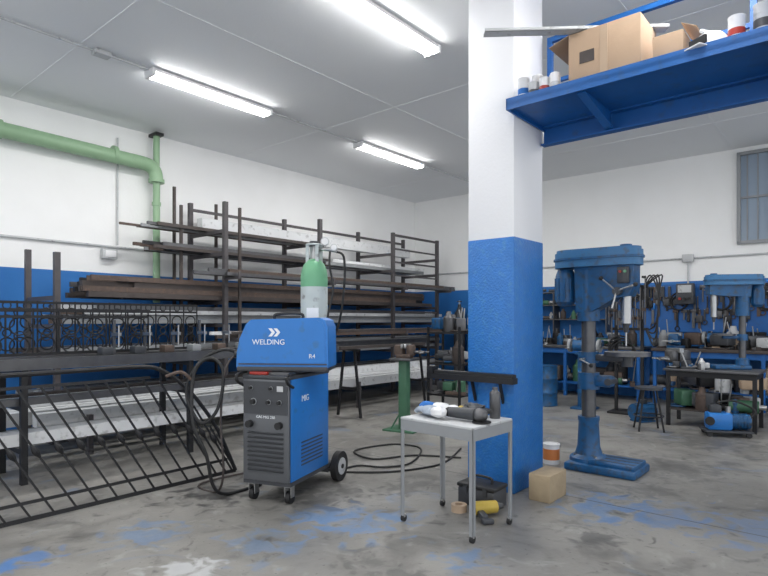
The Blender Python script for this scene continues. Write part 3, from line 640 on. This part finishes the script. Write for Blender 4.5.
clutter('scrap_metal_parts',55,lambda i:(random.uniform(5.4,8.2),-random.uniform(.15,.65),.25),.14,.4,parent=w2)
clutter('machine_parts',24,lambda i:(random.uniform(-.4,.4),random.uniform(-.22,.22),.22),.1,.26,at(4.2,7.2,0,-40.4),parent=wb)
clutter('loose_tools',14,lambda i:(random.uniform(-.45,.0),random.uniform(-.27,-.08),.73),.06,.15,at(4.2,7.2,0,-40.4),parent=wb)
def on(u,t,z,rz=0): return ROOM@at(u,-t,z,rz)
vise(on(5.7,.62,.9,-90)@Matrix.Scale(1.5,4),M_mblue,w2); vise(on(4.75,.62,.9,-90)@Matrix.Scale(1.4,4),M_dark,w1)
b=B('bench_grinder',on(6.25,.5,.9))
b.box((.2,.16,.03),(0,0,.015),M_dark,bev=.005); b.box((.1,.1,.1),(0,0,.07),M_dark,bev=.01); b.cyl((-.12,0,.17),(.12,0,.17),.08,M_mblue); 
for s_ in(-1,1): b.cyl((s_*.15,0,.17),(s_*.19,0,.17),.1,M_grey,seg=28); b.cyl((s_*.13,0.0,.17),(s_*.21,0,.17),.025,M_steel)
b.done(parent=w2)
b=B('chop_saw',on(6.95,.45,.9))
b.box((.45,.3,.04),(0,0,.02),M_gunmetal,bev=.008); b.bx(-.05,.05,.08,.13,.04,.22,M_dark); b.bar((0,.1,.2),(0,-.12,.36),.06,.05,M_dark); b.cyl((-.012,-.03,.25),(.012,-.03,.25),.17,M_grey,seg=32); b.prism([(-.025,.25),(-.025,.45),(.025,.45),(.025,.25)],-.18,.14,M_mblue); b.cyl((.03,-.02,.30),(.2,-.02,.30),.06,M_dark); b.tube([(0,-.12,.38),(0,-.22,.46),(0,-.26,.42)],.015,M_black,8,4)
b.done(parent=w2)
b=B('hanging_tool_board',ROOM)
b.bx(4.6,8.3,-.03,-.005,1.15,1.95,M_steelblue)
for i in range(110):
    u=4.65+i*.0328+random.uniform(-.015,.015); z=random.choice((1.92,1.74,1.52)); L_=random.uniform(.14,.36); m=random.choice((M_gunmetal,M_iron,M_dark,M_gunmetal,M_rust,M_iron,M_brown)); w_=random.uniform(.009,.024)
    b.cyl((u,-.03,z),(u,-.07,z),.005,M_steel,seg=6); b.bx(u-w_,u+w_,-.065,-.045,z-L_,z,m)
    if i%4==0: b.box((.09,.03,.05),(u,-.055,z-.02),m,bev=.005)
    elif i%4==1: b.torus((u,-.055,z-L_-.03),.035,.009,m,'Y',14,6)
    elif i%4==2: b.box((.035,.035,.1),(u,-.055,z-L_+.03),random.choice((M_dark,M_black,M_wblue,M_rust)),bev=.008)
    else: b.box((.1,.04,.12),(u,-.06,z-L_*.5),random.choice((M_dark,M_gunmetal,M_iron)),bev=.01)
for i in range(5):
    u=5.0+i*.62; b.torus((u,-.09,1.66),.13+.01*i,.013,M_black,'Y',28,6); b.torus((u+.01,-.105,1.64),.12,.012,M_iron,'Y',28,6); b.cyl((u,-.03,1.79),(u,-.13,1.79),.008,M_steel,seg=6)
b.done()
b=B('electrical_cabinet',ROOM); b.box((.26,.14,.34),(5.75,-.21,1.78),M_dark,bev=.012); b.bx(5.65,5.85,-.15,-.12,1.64,1.92,M_dark); b.box((.2,.02,.12),(5.75,-.285,1.86),M_lgrey,bev=.005)
for i in range(3): b.cyl((5.68+i*.07,-.275,1.70),(5.68+i*.07,-.31,1.70),.022,M_red if i==0 else M_black,seg=16)
b.done()
b=B('clamp_stand',at(3.55,8.2,0,-40.4))
b.box((.5,.4,.03),(0,0,.015),M_iron,bev=.005); b.bx(-.2,-.16,-.02,.02,.03,1.85,M_iron); b.bx(.16,.2,-.02,.02,.03,1.85,M_iron); b.bx(-.26,.26,-.02,.02,1.8,1.84,M_iron); b.bx(-.26,.26,-.02,.02,1.2,1.24,M_iron)
for i in range(8):
    x=-.23+i*.066; z=1.8+.08*math.sin(i*2); b.bx(x-.008,x+.008,-.045,-.031,z-.7+.1*(i%3),z+.1,M_gunmetal); b.bx(x-.012,x+.012,-.17,-.03,z+.06,z+.09,M_iron); b.bx(x-.012,x+.012,-.17,-.03,z-.4,z-.36,M_rust); b.cyl((x,-.16,z-.52),(x,-.16,z-.25),.009,M_gunmetal,seg=6)
for i in range(4): b.tube([(.2,-.02,1.8),(.3+.05*i,-.05,1.98),(.42,-.08,1.7),(.38,-.08,1.3-.1*i),(.25,-.05,1.2)],.011,M_black,6,5)
for i in range(3): b.torus((-.1+.02*i,-.06,.95-.04*i),.17,.014,M_iron,'Y',24,6)
b.done()
b=B('pedestal_grinder',at(3.05,8.6,0,-40.4))
b.box((.34,.3,.03),(0,0,.015),M_mblue,bev=.006); b.box((.18,.14,.8),(0,0,.43),M_mblue,bev=.02); b.box((.24,.2,.03),(0,0,.84),M_mblue,bev=.006); b.cyl((-.16,0,.96),(.16,0,.96),.085,M_mblue)
for s_ in(-1,1): b.cyl((s_*.2,0,.96),(s_*.24,0,.96),.1,M_grey,seg=28); b.cyl((s_*.19,0,.96),(s_*.25,.0,.96),.03,M_steel); b.box((.07,.1,.1),(s_*.22,.07,1.0),M_mblue,bev=.02); b.box((.06,.05,.01),(s_*.22,-.12,.92),M_steel)
b.done()
b=B('oil_drum',at(2.55,9.0)); b.lathe([(0,0),(.2,0),(.205,.01),(.2,.02),(.2,.2),(.206,.21),(.2,.22),(.2,.42),(.206,.43),(.2,.44),(.2,.62),(.205,.63),(.195,.63),(.195,.615),(0,.615)],M_mblue,seg=32); b.done()
b=B('electric_motor',at(3.45,7.55,0,20)); b.cyl((-.15,0,.13),(.15,0,.13),.11,M_mblue,seg=24); b.cyl((.15,0,.13),(.25,0,.13),.018,M_steel); b.box((.24,.2,.02),(0,0,.012),M_mblue)
for i in range(12):
    a=i*.5236; b.bar((-.13,.112*math.cos(a),.13+.112*math.sin(a)),(.13,.112*math.cos(a),.13+.112*math.sin(a)),.012,.012,M_mblue)
b.box((.1,.07,.06),(0,0,.26),M_dark,bev=.01); b.done()
b=B('steel_stool',at(3.25,6.95,0,10)); b.cyl((0,0,.5),(0,0,.53),.16,M_dark,seg=28)
for a in range(4):
    x,y=math.cos(a*1.57+.4),math.sin(a*1.57+.4); b.cyl((x*.1,y*.1,.5),(x*.2,y*.2,0),.012,M_iron,seg=8)
b.torus((0,0,.18),.168,.008,M_iron); b.done()
for u,t,m1,m2 in ((1.45,.35,M_dark,M_mblue),(1.75,.30,M_mblue,M_lgrey)):
    p=RM(u,t); b=B('gas_cylinder',at(p.x,p.y)); b.lathe([(0,0),(.115,0),(.118,.02),(.118,1.4),(.1,1.5),(.05,1.58),(.035,1.62),(.035,1.68),(0,1.68)],m1,seg=28); b.lathe([(.12,1.25),(.12,1.4)],m2,seg=28); b.cyl((0,0,1.68),(0,0,1.76),.02,M_steel); b.torus((0,0,1.74),.05,.008,M_dark); b.done()
b=B('steel_locker',ROOM); b.bx(2.0,2.5,-.5,-.05,0.05,1.75,M_mblue,bev=.01); b.bx(2.02,2.245,-.512,-.498,.1,1.7,M_steelblue,bev=.004); b.bx(2.255,2.48,-.512,-.498,.1,1.7,M_steelblue,bev=.004); b.bx(2.2,2.22,-.53,-.51,.9,1.0,M_steel); b.bx(2.28,2.3,-.53,-.51,.9,1.0,M_steel)
for u in(2.03,2.47):
    for t in(.09,.46): b.bx(u-.02,u+.02,-t-.02,-t+.02,0,.06,M_dark)
for z in(1.5,1.54,1.58): b.bx(2.08,2.18,-.516,-.51,z,z+.012,M_dark); b.bx(2.32,2.42,-.516,-.51,z,z+.012,M_dark)
b.done()
b=B('parts_trolley',at(.98,8.3,0,-40.4))
for z in(.25,.7,1.15): b.bx(-.28,.28,-.2,.2,z,z+.025,M_iron)
for x in(-.27,.27):
    for y in(-.19,.19): b.bx(x-.015,x+.015,y-.015,y+.015,.08,1.25,M_iron); b.cyl((x-.012,y,.04),(x+.012,y,.04),.04,M_black,seg=14)
tr=b.done()
clutter('trolley_parts',30,lambda i:(random.uniform(-.2,.2),random.uniform(-.12,.12),random.choice((.275,.725,1.175))),.1,.26,at(.98,8.3,0,-40.4),parent=tr)

# ---------------------------------------------------------------- light, world, camera
w=bpy.data.worlds.new('World'); sc.world=w; w.use_nodes=True
bg=w.node_tree.nodes['Background']; bg.inputs[0].default_value=(.93,.965,1,1); bg.inputs[1].default_value=1.6
cd=bpy.data.cameras.new('camera'); cd.sensor_width=36; cd.lens=36*566/768; cd.shift_y=32/768; cd.clip_start=.05
co=bpy.data.objects.new('camera',cd); co.location=(0,0,1.35); co.rotation_euler=(R(90),0,0); sc.collection.objects.link(co); sc.camera=co
sc.view_settings.view_transform='Standard'; sc.view_settings.look='None'
